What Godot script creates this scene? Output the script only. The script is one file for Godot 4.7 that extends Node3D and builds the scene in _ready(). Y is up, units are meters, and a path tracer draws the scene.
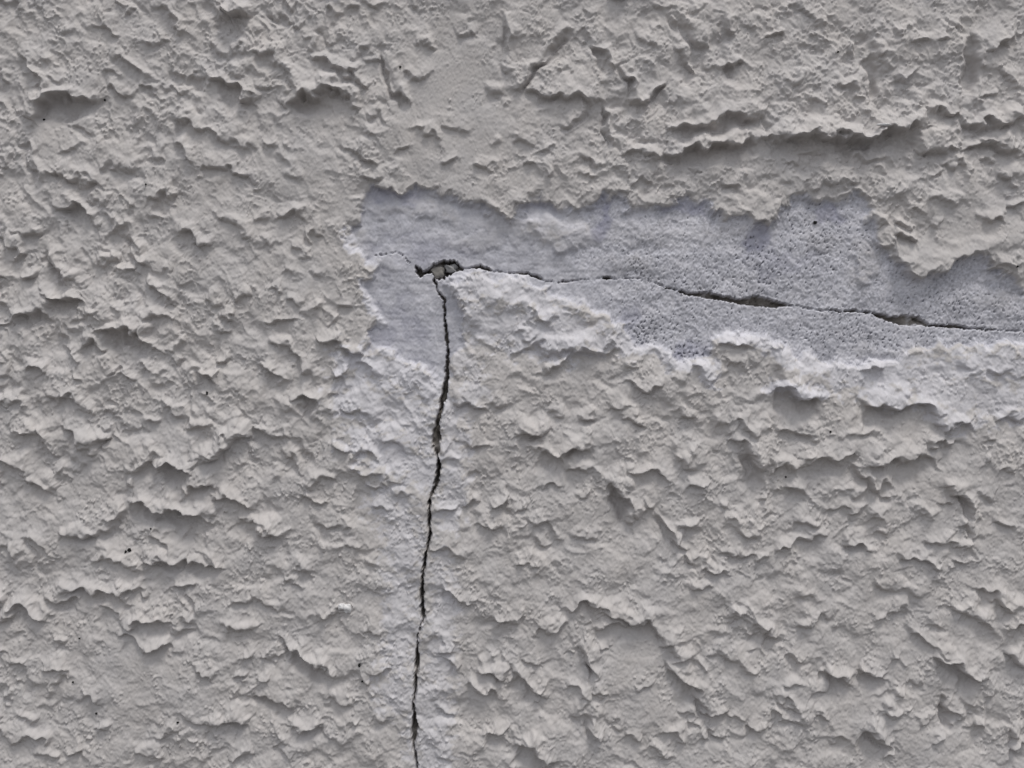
extends Node3D
# A close view of a hand-thrown stucco wall with a knocked-off strip of render and a branching crack.
# Wall coordinates: 1 unit = 0.55 mm, x to the right, y downwards, measured on the wall from a fixed mark.

const UNIT := 0.00055
const MID_X := 512.0
const MID_Y := 384.0
const EYE_HEIGHT := 1.42
const STEP := 1.1
const FIRST_X := -70.0
const FIRST_Y := -70.0
const COLS := 1110
const ROWS := 826

var lip := PackedFloat32Array()      # relief of thrown plaster, mm
var band := PackedFloat32Array()     # 1 where the render is knocked off down to the grey base coat
var white := PackedFloat32Array()    # 1 where the paint is scraped down to white plaster
var fissure := PackedFloat32Array()  # 1 inside the cracks
var fissure_id := PackedByteArray()
var calm := PackedFloat32Array()     # 0 rough .. 1 smooth trowelled
var warp_x := PackedFloat32Array()
var warp_y := PackedFloat32Array()

var n_warp_a: FastNoiseLite
var n_warp_b: FastNoiseLite

func noise(seed_value: int, period: float, octaves: int, gain := 0.5) -> FastNoiseLite:
	var n := FastNoiseLite.new()
	n.seed = seed_value
	n.noise_type = FastNoiseLite.TYPE_SIMPLEX_SMOOTH
	n.frequency = 1.0 / period
	n.fractal_type = FastNoiseLite.FRACTAL_FBM if octaves > 1 else FastNoiseLite.FRACTAL_NONE
	n.fractal_octaves = octaves
	n.fractal_gain = gain
	return n

func _ready() -> void:
	# ---- camera, sky, light, exposure
	var cam := Camera3D.new()
	cam.name = "camera"
	cam.position = Vector3(0, EYE_HEIGHT, 0.5)
	cam.fov = rad_to_deg(2.0 * atan(384.0 * UNIT / 0.5))
	cam.near = 0.02
	cam.far = 400.0
	add_child(cam)
	cam.current = true
	var env := Environment.new()
	env.background_mode = Environment.BG_SKY
	var sky := Sky.new()
	var sm := ProceduralSkyMaterial.new()
	sm.sky_top_color = Color(0.94, 0.95, 0.97)
	sm.sky_horizon_color = Color(0.60, 0.61, 0.63)
	sm.sky_curve = 0.5
	sm.ground_horizon_color = Color(0.42, 0.42, 0.42)
	sm.ground_bottom_color = Color(0.36, 0.36, 0.36)
	sm.sun_angle_max = 0.0
	sky.sky_material = sm
	env.sky = sky
	env.tonemap_mode = Environment.TONE_MAPPER_LINEAR
	env.tonemap_exposure = 1.24
	env.sdfgi_enabled = true
	env.ssao_enabled = true
	env.ssil_enabled = true
	var we := WorldEnvironment.new()
	we.name = "environment"
	we.environment = env
	add_child(we)
	var sun := DirectionalLight3D.new()
	sun.name = "sun"
	sun.light_color = Color(1.0, 0.985, 0.96)
	sun.light_energy = 0.5
	sun.light_angular_distance = 18.0
	sun.shadow_enabled = true
	var towards := Vector3(0.26, 1.0, 0.34).normalized()
	sun.look_at_from_position(towards * 5.0, Vector3.ZERO, Vector3(0, 0, 1))
	add_child(sun)

	# ---- setting
	build_ground()
	# ---- the wall and what is lodged in it
	survey()
	build_wall()

# ------------------------------------------------------------------ survey of the wall face

# Lips of thrown plaster, listed by 256 x 192 unit field; points in quarter units from the field's corner.
# First number: how far the lip stands out. Run left to right: plaster stands proud above, drops away below.
func lips() -> Array:
	return [
	[0, 0, [
		[3.0, 130,480, 150,440, 160,405, 240,385, 330,380, 400,400], [1.5, 70,170, 110,250, 150,310, 160,350],
		[1.0, 60,10, 80,50], [1.0, 390,100, 440,110, 480,165], [1.2, 440,240, 520,255, 580,310], [0.8, 420,295, 500,320],
		[1.2, 430,350, 490,365, 540,400], [1.0, 560,170, 640,155, 690,190], [1.5, 640,20, 700,100, 740,130],
		[2.5, 890,0, 900,50, 940,65, 1000,40, 1030,20], [1.0, 480,10, 510,60], [1.0, 680,290, 740,310, 770,300], [1.0, 760,290, 800,340],
		[2.2, 830,350, 910,320, 960,370, 1020,410], [1.0, 660,340, 700,365, 740,390], [1.5, 700,440, 730,490, 760,510, 830,520],
		[1.2, 830,520, 900,540, 960,590, 1024,600], [1.2, 690,560, 730,600, 780,640], [1.0, 590,600, 650,630],
		[1.0, 400,680, 440,660, 500,660, 540,680], [1.8, 150,690, 260,690, 330,720, 420,750], [1.2, 800,670, 850,660, 940,690, 1020,730],
		[1.0, 0,290, 40,320], [1.0, 0,620, 30,650], [1.2, 160,235, 200,240], [1.0, 190,310, 250,320], [1.2, 90,560, 110,600, 130,680, 150,740],
		[1.0, 930,200, 970,212], [1.0, 900,270, 980,300], [1.0, 560,350, 600,360, 640,380], [0.8, 250,120, 320,130], [0.8, 280,520, 380,515],
		[0.8, 240,590, 330,600], [0.8, 0,130, 60,150], [1.0, 850,180, 900,220]]],
	[256, 0, [
		[1.8, 0,195, 50,215, 100,260, 135,310, 140,340], [1.0, 0,330, 60,350, 120,375], [3.2, 130,440, 190,385, 260,370, 300,345, 350,370, 390,440],
		[2.0, 230,240, 290,240, 340,280, 400,330, 440,350], [1.2, 400,240, 440,205, 480,195], [1.5, 510,210, 520,260, 530,320, 560,380, 600,430],
		[1.2, 590,300, 640,300, 665,320], [1.2, 660,195, 690,180, 720,150], [1.0, 440,250, 500,245], [1.2, 370,275, 395,295],
		[1.0, 440,460, 490,455, 520,490], [1.0, 420,540, 490,530], [1.2, 390,580, 430,610, 480,670], [1.2, 640,500, 690,540, 740,580],
		[0.8, 740,490, 800,510, 840,530], [1.0, 740,650, 800,640], [1.0, 870,665, 930,665, 960,680], [1.0, 280,150, 320,185], [1.0, 200,180, 240,180],
		[1.2, 60,30, 90,75, 130,75], [1.2, 150,90, 200,110], [1.0, 30,580, 80,575], [1.0, 110,590, 150,590], [1.0, 70,600, 120,670, 160,720],
		[1.2, 980,70, 1000,110, 1000,230], [1.0, 980,240, 1020,300], [1.0, 400,690, 470,710, 520,710], [1.0, 350,10, 430,40], [0.8, 280,40, 340,70],
		[0.8, 620,30, 650,35], [0.8, 560,600, 620,590], [0.8, 330,560, 370,600], [0.9, 820,130, 860,150], [0.8, 530,640, 570,720]]],
	[512, 0, [
		[1.8, 30,370, 60,320, 100,270, 140,230, 200,150, 240,130], [1.5, 290,130, 330,180, 360,200, 370,250, 375,290], [1.8, 60,370, 150,380, 250,385, 300,400, 370,410],
		[1.0, 170,270, 200,290, 240,270], [1.8, 430,280, 470,330, 490,400, 510,430], [1.5, 510,430, 560,380, 630,325], [1.2, 370,430, 370,480, 380,600],
		[1.2, 200,520, 260,480, 310,430], [1.2, 530,180, 560,165, 600,190], [1.3, 640,170, 680,220, 700,290, 720,300], [1.3, 640,40, 690,80, 730,150, 780,190],
		[1.0, 740,190, 790,200], [1.5, 830,60, 870,110, 900,130], [2.0, 855,290, 875,250, 910,255], [1.0, 770,260, 820,250], [1.0, 400,480, 480,500, 540,490],
		[3.0, 640,520, 700,510, 780,500, 860,470, 960,460, 1024,465], [4.0, 600,600, 650,620, 690,625, 740,585, 820,575, 900,570, 1024,540],
		[1.5, 440,625, 500,610, 560,625, 600,640], [1.2, 250,650, 320,635, 350,660], [1.0, 270,690, 330,700], [1.2, 480,720, 560,740], [1.0, 720,700, 750,690],
		[1.0, 850,740, 900,740], [1.0, 310,30, 330,60], [0.9, 560,130, 600,105], [1.0, 130,690, 170,680], [1.0, 60,660, 110,670], [1.0, 700,20, 760,40], [1.0, 520,640, 580,655],
		[0.9, 100,600, 170,610], [0.9, 20,560, 70,570]]],
	[768, 0, [
		[4.5, 0,545, 60,545, 120,535, 200,540, 300,545, 400,545, 470,530, 560,505, 620,495], [2.8, 600,615, 650,590, 700,605, 770,605], [2.4, 760,470, 800,500, 880,490, 960,500, 1024,480], [2.0, 780,610, 860,575, 940,595, 1020,600], [1.2, 120,610, 200,600, 260,625], [1.2, 330,640, 420,630, 480,650], [1.0, 60,660, 140,655], [2.0, 640,470, 700,450, 760,470],
		[2.0, 880,210, 940,165, 1010,155], [1.5, 400,215, 450,235], [1.2, 260,345, 320,340, 370,360], [1.0, 340,400, 380,400], [1.0, 490,120, 540,120], [1.0, 580,180, 630,170],
		[1.2, 720,110, 780,110], [1.0, 680,160, 730,150], [1.5, 60,50, 120,30, 200,80], [1.2, 0,150, 60,130], [1.0, 310,200, 345,205], [1.0, 320,250, 360,280],
		[1.2, 860,390, 920,370], [1.2, 820,410, 880,420], [1.2, 940,470, 1000,480], [1.2, 940,290, 1000,360], [1.5, 840,560, 900,550, 960,580], [1.0, 250,720, 320,725, 380,735],
		[1.0, 180,745, 260,745], [1.0, 700,660, 780,660], [1.0, 640,690, 700,700], [1.0, 930,700, 980,730], [0.9, 60,320, 130,325], [0.9, 150,400, 220,410], [0.9, 520,300, 600,290],
		[0.9, 190,150, 240,160], [0.9, 420,690, 480,680], [0.9, 850,640, 930,645]]],
	[0, 192, [
		[2.0, 240,70, 290,45, 320,55, 340,100, 380,130], [1.8, 600,50, 650,15, 700,10], [1.5, 80,180, 110,160, 160,160], [1.5, 60,260, 100,260], [2.0, 180,240, 210,290, 250,350, 290,380],
		[1.5, 260,340, 350,385], [2.0, 510,180, 520,230, 560,290, 600,290], [1.5, 400,240, 410,290, 440,310], [1.0, 440,260, 490,265], [1.2, 480,320, 530,320], [1.5, 100,360, 150,340],
		[2.5, 180,430, 250,420, 330,430], [2.5, 70,520, 110,490, 160,475, 220,510], [1.5, 290,490, 340,485, 390,500], [3.0, 390,565, 440,560, 480,565, 550,555, 570,590, 600,640],
		[1.5, 560,520, 620,505, 680,510], [2.0, 330,620, 380,605, 430,640], [1.2, 250,600, 280,650, 310,690], [1.5, 600,380, 640,390, 680,440], [1.8, 730,150, 780,180, 810,220],
		[1.5, 860,90, 920,110, 960,150, 990,200], [1.5, 940,430, 1000,415], [1.5, 890,490, 950,500], [1.0, 820,430, 900,440], [1.0, 700,690, 730,680], [2.0, 800,730, 840,735, 870,750],
		[1.5, 860,680, 930,675], [1.5, 90,720, 150,715, 180,730], [1.5, 0,740, 50,725], [1.0, 540,700, 600,705, 640,730], [1.2, 440,730, 470,690], [1.0, 480,730, 560,750], [1.2, 290,740, 350,740],
		[0.9, 500,60, 540,65], [1.0, 450,155, 490,130], [1.2, 360,10, 420,50], [1.0, 720,640, 726,600], [0.9, 850,560, 920,570], [1.0, 20,150, 40,220], [1.0, 620,300, 680,330]]],
	[256, 192, [
		[1.5, 90,100, 150,95, 210,95], [1.0, 190,180, 230,180], [1.0, 220,155, 260,150], [1.0, 0,120, 60,100], [1.0, 60,395, 110,405], [1.2, 60,520, 120,510, 160,520],
		[1.0, 230,470, 280,455], [1.0, 290,515, 340,500], [1.5, 270,610, 300,600, 330,620], [1.8, 330,635, 400,630, 430,640], [1.5, 60,590, 120,620, 180,680, 240,740], [1.8, 0,690, 60,720, 120,760],
		[1.5, 310,745, 360,745], [1.2, 370,690, 430,690, 490,740], [0.8, 150,240, 210,250], [0.8, 100,320, 160,330], [0.8, 220,330, 280,340], [0.9, 130,440, 190,450], [0.8, 20,200, 80,215], [0.9, 330,440, 390,450],
		[0.7, 560,40, 620,50], [0.8, 640,110, 720,95], [0.8, 930,230, 1000,240]]],
	[512, 192, [
		[0.9, 150,235, 230,240, 280,220, 320,185], [2.4, 0,645, 110,615, 165,632, 200,616, 240,628, 300,640, 370,640, 440,650], [2.2, 115,710, 180,700, 240,645], [1.2, 600,640, 620,705], [1.5, 700,715, 760,720, 795,765],
		[1.5, 840,600, 900,600, 960,625], [1.2, 370,600, 420,620], [1.0, 100,490, 170,520], [1.0, 260,440, 310,470], [0.9, 0,560, 80,590], [1.2, 860,680, 930,690], [1.0, 440,700, 520,710], [1.0, 640,750, 700,745], [0.8, 40,140, 110,150]]],
	[768, 192, [
		[2.0, 510,180, 560,185, 600,195], [1.8, 470,215, 530,300, 600,335, 660,342, 725,318, 745,290, 880,255], [1.0, 440,210, 500,205], [1.0, 410,80, 440,130, 480,140], [1.5, 850,120, 900,115, 960,130], [1.5, 960,50, 1024,60], [1.5, 900,280, 950,300, 1000,310],
		[1.0, 560,80, 620,70], [1.0, 520,120, 570,130], [1.0, 400,190, 450,190], [1.6, 0,605, 30,620, 40,700, 60,750], [1.5, 390,715, 470,730], [1.0, 640,130, 690,140], [0.9, 370,360, 430,385], [0.8, 650,40, 730,30],
		[0.9, 330,240, 350,290, 390,360], [0.8, 740,680, 820,690], [0.8, 880,720, 960,730]]],
	[0, 384, [
		[1.5, 190,60, 240,50, 300,45, 320,100], [1.2, 270,180, 310,210, 340,250], [1.5, 380,260, 410,220, 440,180], [1.2, 320,265, 380,265], [2.0, 0,310, 50,315, 80,360], [2.0, 90,385, 150,380, 190,410, 230,440],
		[1.8, 530,360, 560,320, 600,285, 640,290], [3.0, 640,350, 690,320, 730,340, 760,365], [2.6, 780,310, 830,295, 880,280, 920,210, 970,195, 1024,195], [2.0, 740,450, 760,410, 800,385, 850,395],
		[3.0, 530,470, 600,480, 680,500, 760,520, 850,540], [1.8, 850,440, 930,450, 1010,490], [2.0, 380,590, 430,570, 470,530, 510,500], [1.8, 260,620, 330,605, 400,620], [1.5, 520,610, 600,600, 660,630, 680,680],
		[2.5, 560,720, 620,730, 640,700, 750,720], [2.0, 750,750, 810,720, 880,735], [1.2, 100,610, 150,620, 190,670], [1.5, 130,170, 180,220, 230,290], [1.2, 90,170, 130,230], [1.2, 640,90, 700,110, 740,170], [1.0, 550,160, 630,160],
		[1.0, 760,170, 860,170], [1.0, 820,90, 880,150], [1.5, 480,410, 520,430], [1.0, 20,600, 60,660, 90,740], [1.0, 220,380, 270,355], [1.5, 940,540, 1024,570], [1.2, 790,660, 850,710], [1.2, 380,700, 480,715, 550,740],
		[1.0, 330,90, 370,110], [1.0, 150,80, 200,100], [1.0, 500,160, 550,175], [0.9, 420,120, 480,130], [0.9, 900,130, 960,150]]],
	[256, 384, [
		[2.5, 160,60, 190,50, 230,75, 240,120], [1.2, 290,40, 350,20], [1.8, 0,190, 50,190, 110,240], [1.0, 90,160, 130,240], [1.5, 110,300, 150,295, 160,350], [1.5, 200,400, 270,380, 330,355], [1.2, 320,250, 370,260],
		[1.3, 390,295, 430,280, 470,295], [1.2, 390,340, 440,345, 520,385, 580,390], [1.0, 440,400, 520,410], [1.0, 350,90, 420,110, 490,160], [1.0, 500,200, 560,240, 600,280], [1.5, 180,440, 230,460, 260,490], [1.8, 0,570, 60,600, 130,600],
		[1.0, 250,560, 300,570, 390,590], [1.2, 160,745, 240,740], [1.5, 790,70, 870,85, 920,90], [1.5, 820,235, 880,235, 920,240], [1.2, 830,475, 880,480], [2.0, 940,490, 1024,480], [1.0, 720,500, 800,510], [1.2, 700,655, 780,665, 850,700],
		[0.7, 745,290, 800,255], [0.9, 340,640, 400,660], [0.9, 440,720, 500,715], [0.9, 640,40, 700,60], [0.9, 540,440, 600,460], [1.0, 880,560, 960,580], [1.0, 940,60, 1000,70], [0.9, 480,500, 540,510]]],
	[512, 384, [
		[2.0, 20,200, 80,195, 120,215], [2.0, 90,290, 130,265, 170,275, 200,300], [1.8, 210,270, 250,255, 310,245], [1.2, 280,150, 330,130], [1.2, 390,90, 440,90, 500,100], [1.2, 420,110, 480,140, 550,190], [1.5, 460,350, 540,350, 600,375, 640,410],
		[2.5, 380,410, 430,420, 460,490, 470,540, 500,560], [1.8, 580,530, 620,600, 650,640], [1.8, 640,240, 660,290, 700,330, 740,300], [1.2, 700,400, 760,420], [1.5, 900,150, 940,160, 970,210], [2.2, 870,230, 930,250, 970,290, 980,340],
		[1.5, 660,560, 710,585, 770,560], [1.0, 830,490, 880,490], [1.5, 860,540, 920,580, 980,620], [1.2, 20,500, 60,480], [1.5, 90,570, 150,540], [1.3, 680,680, 740,710, 800,720], [1.5, 830,670, 900,675, 980,680], [1.0, 130,430, 190,395],
		[1.0, 150,110, 200,130], [1.0, 640,620, 690,660], [1.0, 80,635, 150,635], [1.0, 160,570, 180,650], [1.5, 740,750, 850,755], [1.0, 980,720, 1024,700], [1.0, 780,150, 870,150], [1.5, 990,460, 1024,470], [1.5, 440,0, 520,10, 600,30],
		[1.0, 20,710, 100,710], [0.9, 240,440, 320,450], [0.9, 250,600, 340,610], [1.0, 220,330, 300,345, 370,370], [1.0, 660,90, 720,150], [1.0, 520,480, 570,500]]],
	[768, 384, [
		[3.2, 20,20, 100,18, 150,60, 200,72], [2.6, 380,60, 420,90, 480,100, 530,85, 590,70, 640,95, 680,120, 700,180], [1.8, 700,180, 750,170, 800,185], [1.3, 310,215, 370,190, 440,180], [1.5, 30,205, 80,195, 150,190, 190,215],
		[2.0, 120,310, 180,300, 250,295, 330,300], [2.5, 370,330, 440,310, 520,300, 600,290, 630,300, 680,330], [2.0, 20,340, 60,330, 100,360], [2.0, 330,330, 370,360, 400,390, 430,420, 460,410, 500,400], [1.5, 60,420, 120,425, 180,420],
		[1.2, 200,430, 300,440, 380,440], [1.8, 920,160, 970,125, 1024,140], [1.5, 630,240, 700,235, 740,215], [1.0, 880,230, 910,225], [1.8, 700,410, 760,430, 790,480, 820,520], [1.2, 680,460, 740,480], [1.8, 770,570, 800,560, 810,610],
		[1.5, 570,500, 610,510, 640,550], [1.2, 430,600, 490,600], [1.5, 620,630, 700,620, 750,600], [1.5, 680,640, 760,655, 830,660], [1.5, 40,680, 90,640, 150,620, 250,600], [1.5, 310,630, 360,650, 380,690], [1.0, 180,500, 260,510, 330,500, 400,480],
		[1.0, 100,570, 200,560], [1.3, 500,680, 600,690, 690,730], [1.0, 720,715, 800,710], [1.0, 920,340, 970,350], [1.0, 860,310, 900,320], [1.0, 460,450, 500,460], [1.0, 840,440, 920,455], [1.0, 900,560, 980,570], [0.9, 400,540, 470,530]]],
	[0, 576, [
		[1.8, 240,70, 300,50, 380,60, 460,75, 510,100], [1.5, 510,95, 540,60, 590,65], [1.5, 190,100, 250,95, 310,110], [2.0, 0,165, 60,140, 100,130, 140,150, 190,180], [2.0, 480,175, 540,190, 590,180, 680,175], [1.0, 470,240, 510,230, 550,270, 590,300],
		[2.0, 590,305, 640,290, 680,260], [1.2, 400,105, 440,140, 470,170], [1.5, 680,50, 730,45, 790,45], [1.5, 900,210, 960,210, 1024,190], [1.3, 920,130, 980,95, 1024,90], [1.2, 180,350, 230,380, 280,370], [1.0, 200,460, 230,420, 260,390],
		[1.2, 0,490, 60,485], [1.2, 50,670, 100,645, 150,650, 190,680], [1.0, 120,690, 200,715, 240,720], [1.5, 280,720, 310,690, 340,680], [1.5, 770,390, 820,390, 850,410], [1.2, 940,400, 980,410], [1.2, 940,480, 960,450], [2.0, 890,610, 900,580, 940,570, 990,600],
		[1.3, 620,655, 670,630, 720,600], [1.2, 560,720, 640,710], [1.5, 940,750, 980,720, 1024,700], [1.0, 740,560, 800,590, 870,620], [1.0, 800,625, 860,630], [1.2, 700,225, 760,210], [1.0, 720,180, 780,170], [1.2, 210,280, 260,270], [1.0, 0,300, 40,290],
		[1.0, 390,590, 430,620], [1.2, 960,330, 1024,330], [0.9, 330,480, 400,500], [0.9, 80,560, 140,580], [0.9, 60,340, 110,345]]],
	[256, 576, [
		[2.6, 110,250, 150,290, 200,330, 260,370, 300,390], [2.2, 0,490, 60,490, 110,510, 150,550], [2.0, 160,620, 200,600, 270,605], [1.5, 280,500, 340,510, 400,510], [2.0, 260,180, 300,165, 350,150], [0.9, 430,210, 490,220], [1.0, 470,360, 530,380],
		[1.3, 740,60, 800,70, 870,120], [1.8, 930,140, 960,170, 1024,170], [1.2, 740,330, 810,370], [2.0, 880,360, 940,385, 1000,410], [1.5, 850,430, 910,460, 970,480], [1.0, 900,590, 920,640], [1.5, 930,630, 1000,660], [1.5, 80,660, 110,670, 140,740],
		[1.0, 0,430, 40,440], [1.0, 740,290, 780,290], [1.0, 370,570, 400,590], [1.0, 0,100, 60,110, 90,150], [1.2, 100,30, 190,35], [0.9, 410,410, 460,420], [0.9, 480,560, 540,580], [1.0, 40,300, 90,340], [0.9, 720,540, 790,560]]],
	[512, 576, [
		[2.5, 200,140, 250,130, 310,95, 340,135, 420,150, 480,165, 540,185, 570,215, 630,270], [1.5, 90,225, 150,215, 210,190], [1.5, 570,265, 630,270, 660,320, 720,310], [2.6, 620,340, 660,390, 720,440, 770,530, 800,545, 850,530],
		[1.5, 250,260, 280,290, 300,340, 320,430], [2.0, 0,405, 40,410, 80,450, 100,490], [1.2, 210,440, 260,440, 275,520], [1.2, 330,460, 370,480], [1.8, 290,560, 310,630, 360,660], [2.6, 0,690, 80,690, 120,740, 170,760], [1.2, 330,200, 400,205, 480,200],
		[1.0, 350,290, 410,285], [2.0, 850,145, 920,160, 970,190, 1000,250], [1.0, 890,210, 950,220], [1.0, 940,300, 1020,300], [1.0, 690,340, 740,360, 770,400], [1.3, 800,300, 870,330, 940,370, 990,400], [1.2, 670,520, 720,560, 740,610], [1.2, 590,610, 640,640, 690,680],
		[0.8, 500,440, 560,450], [1.2, 750,660, 790,655], [1.2, 800,620, 850,660], [0.8, 710,60, 800,40], [1.0, 390,560, 430,610], [1.0, 60,320, 100,370], [1.2, 0,180, 60,160], [1.2, 940,580, 990,620], [0.9, 860,560, 920,580], [0.9, 440,640, 500,660], [0.9, 560,700, 640,730]]],
	[768, 576, [
		[2.0, 820,45, 880,65, 940,100, 1024,145], [2.0, 970,210, 1000,180, 1024,190], [3.0, 680,340, 740,345, 790,380, 840,425], [2.5, 210,375, 250,400, 320,440], [2.0, 370,390, 420,395, 460,420], [1.5, 480,440, 520,490], [2.0, 690,490, 720,530, 750,580],
		[2.5, 380,620, 430,640, 470,680, 500,690], [1.5, 470,740, 510,720], [1.5, 500,140, 560,135], [1.2, 410,175, 480,170], [1.3, 560,220, 610,260, 690,290, 740,310], [1.3, 700,100, 780,140, 860,180, 910,240], [1.0, 640,180, 700,210], [1.5, 20,490, 80,490, 100,550],
		[1.5, 0,540, 60,560], [1.2, 120,180, 180,185, 230,155], [1.0, 160,450, 240,465], [1.0, 70,420, 130,435], [1.5, 450,530, 520,550], [1.5, 800,590, 860,620], [2.0, 950,600, 1000,650], [2.5, 960,690, 1024,700], [2.0, 960,310, 1020,370], [1.0, 860,480, 890,480],
		[1.0, 660,660, 690,670], [1.0, 100,70, 200,90], [1.2, 420,25, 520,50, 620,75], [1.8, 0,255, 40,260], [1.0, 70,310, 150,340], [1.0, 480,330, 540,340], [1.0, 190,550, 250,590], [0.9, 250,640, 320,660], [0.9, 600,580, 660,600], [0.9, 560,420, 620,440]]],
	]

# Rounded lumps (positive) and hollows (negative): x, y, half width, half height, turn in degrees, mm
func lumps() -> Array:
	return [
		[62, 108, 26, 11, 0, -2.6], [310, 104, 22, 11, 15, -2.6], [175, 123, 8, 5, 0, -1.0], [226, 92, 22, 11, 25, -1.6], [236, 8, 14, 10, 0, 2.2],
		[495, 86, 8, 7, 0, 1.6], [497, 139, 6, 5, 0, 1.5], [494, 98, 9, 7, 0, -1.2], [540, 98, 26, 7, 5, -1.6], [732, 69, 7, 9, 10, -2.4], [700, 98, 26, 14, 0, 1.6], [690, 65, 10, 8, 30, -1.0],
		[968, 68, 8, 30, 5, -2.8], [875, 88, 5, 16, 10, -1.8], [700, 130, 20, 7, -5, -1.8], [940, 135, 14, 10, 0, 2.0], [888, 140, 46, 9, -6, -1.6], [800, 148, 70, 8, 0, -1.2],
		[62, 306, 22, 8, 0, -2.0], [36, 318, 16, 9, 0, -2.0], [118, 338, 22, 8, 0, -2.2], [96, 350, 12, 8, 0, -1.2], [136, 254, 8, 14, 25, -1.6], [56, 266, 7, 20, 35, -1.6], [70, 210, 9, 9, 0, -1.4],
		[176, 476, 14, 12, 0, -2.6], [160, 516, 36, 7, 12, -2.2], [286, 402, 9, 9, 0, 2.6], [306, 403, 8, 8, 0, -1.8], [278, 470, 5, 11, 40, 1.8], [266, 521, 12, 9, 25, 2.0], [80, 538, 18, 6, 0, -1.5], [200, 470, 22, 10, 0, 1.4],
		[174, 566, 26, 6, 10, -1.6], [56, 604, 16, 6, 0, -1.6], [152, 642, 16, 8, 0, 1.6], [236, 722, 12, 8, 0, -2.0], [308, 668, 26, 9, 38, -2.2], [276, 705, 22, 8, 25, -2.0], [312, 734, 16, 7, 0, -1.6], [446, 748, 10, 9, 0, 1.4],
		[446, 748, 4, 4, 0, -1.0], [474, 476, 5, 5, 0, -1.8], [448, 457, 12, 4, -10, 1.4], [560, 455, 7, 6, 0, 2.0], [578, 453, 12, 6, -10, -1.8], [618, 506, 10, 18, -15, -2.4], [687, 454, 6, 6, 0, 1.8], [752, 470, 8, 16, -10, -2.2],
		[690, 524, 9, 5, 0, 1.6], [532, 439, 12, 6, 0, -1.6], [588, 421, 10, 4, -10, -1.2], [886, 396, 22, 12, 0, 2.8], [870, 418, 20, 8, -20, -2.0], [788, 402, 26, 10, 8, -2.4], [804, 388, 22, 6, 18, 3.0], [838, 470, 22, 8, 0, -1.8],
		[905, 470, 16, 12, -30, -1.6], [964, 508, 6, 12, -25, -1.4], [596, 707, 8, 8, 0, 2.0], [533, 736, 8, 6, 0, 1.8], [525, 757, 22, 8, 20, -2.0], [700, 700, 10, 18, -35, -2.0], [650, 632, 18, 7, 20, -1.4], [760, 640, 12, 10, 20, -1.8],
		[676, 634, 9, 6, 20, 2.0], [961, 674, 17, 8, 38, -2.4], [834, 684, 14, 6, 35, -1.8], [873, 680, 9, 5, 20, -1.5], [946, 715, 7, 16, -15, -2.2], [879, 742, 14, 7, 35, -2.2], [1020, 630, 8, 9, 0, -1.8], [1016, 745, 12, 14, 20, -2.0], [774, 626, 10, 10, 0, 1.8],
		[925, 258, 24, 14, 10, 1.6], [975, 246, 34, 8, -12, 1.8], [560, 232, 34, 12, 10, 1.4], [40, 60, 12, 14, 0, 1.4], [212, 650, 14, 10, 0, 0.8],
		[505, 300, 26, 9, 20, 1.6], [540, 318, 28, 10, 25, 1.4], [490, 335, 20, 10, 10, 1.4], [585, 335, 14, 8, 0, 1.0], [610, 325, 7, 12, 20, 1.6], [470, 330, 10, 16, 0, -1.0],
	]

# Scored grooves left by the trowel's edge: half width, depth in mm, then points
func grooves() -> Array:
	return [
		[5.5, 3.0, 966,34, 972,50, 971,75, 966,96], [3.5, 2.2, 870,62, 872,80, 877,97], [3.0, 2.2, 619,70, 629,82, 634,100, 639,108], [2.6, 2.0, 639,108, 652,95, 668,82],
		[3.6, 2.3, 521,92, 530,75, 545,58, 562,38, 572,33], [4.2, 2.2, 594,46, 602,60, 605,73], [2.8, 2.0, 604,107, 605,125, 608,150], [2.6, 1.6, 562,130, 577,120, 590,108],
		[4.5, 2.2, 383,52, 388,75, 396,95, 405,107], [2.6, 1.3, 505,18, 506,36, 506,58], [2.2, 2.0, 575,640, 584,650, 588,664, 592,683], [3.2, 2.2, 585,716, 589,733, 600,741],
		[4.5, 1.8, 22,142, 28,150, 33,170, 38,187], [4.2, 1.8, 129,238, 136,255, 147,267], [4.0, 2.0, 45,250, 55,268, 68,286], [2.4, 1.6, 96,449, 103,440, 110,430],
		[3.8, 1.6, 672,20, 685,38, 697,55], [4.8, 2.2, 610,486, 620,505, 628,522], [5.5, 2.0, 745,448, 752,470, 756,490], [3.6, 1.6, 960,492, 966,510, 970,530], [3.8, 1.7, 203,2, 215,20, 227,31],
		[3.0, 1.6, 657,520, 666,534, 674,544], [3.2, 1.8, 940,700, 946,715, 950,728], [3.4, 1.6, 296,440, 304,452, 312,466], [2.8, 1.5, 182,590, 188,600, 194,612], [3.0, 1.5, 736,600, 748,612, 757,626], [2.4, 1.3, 24,538, 32,552, 38,566],
	]

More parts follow.
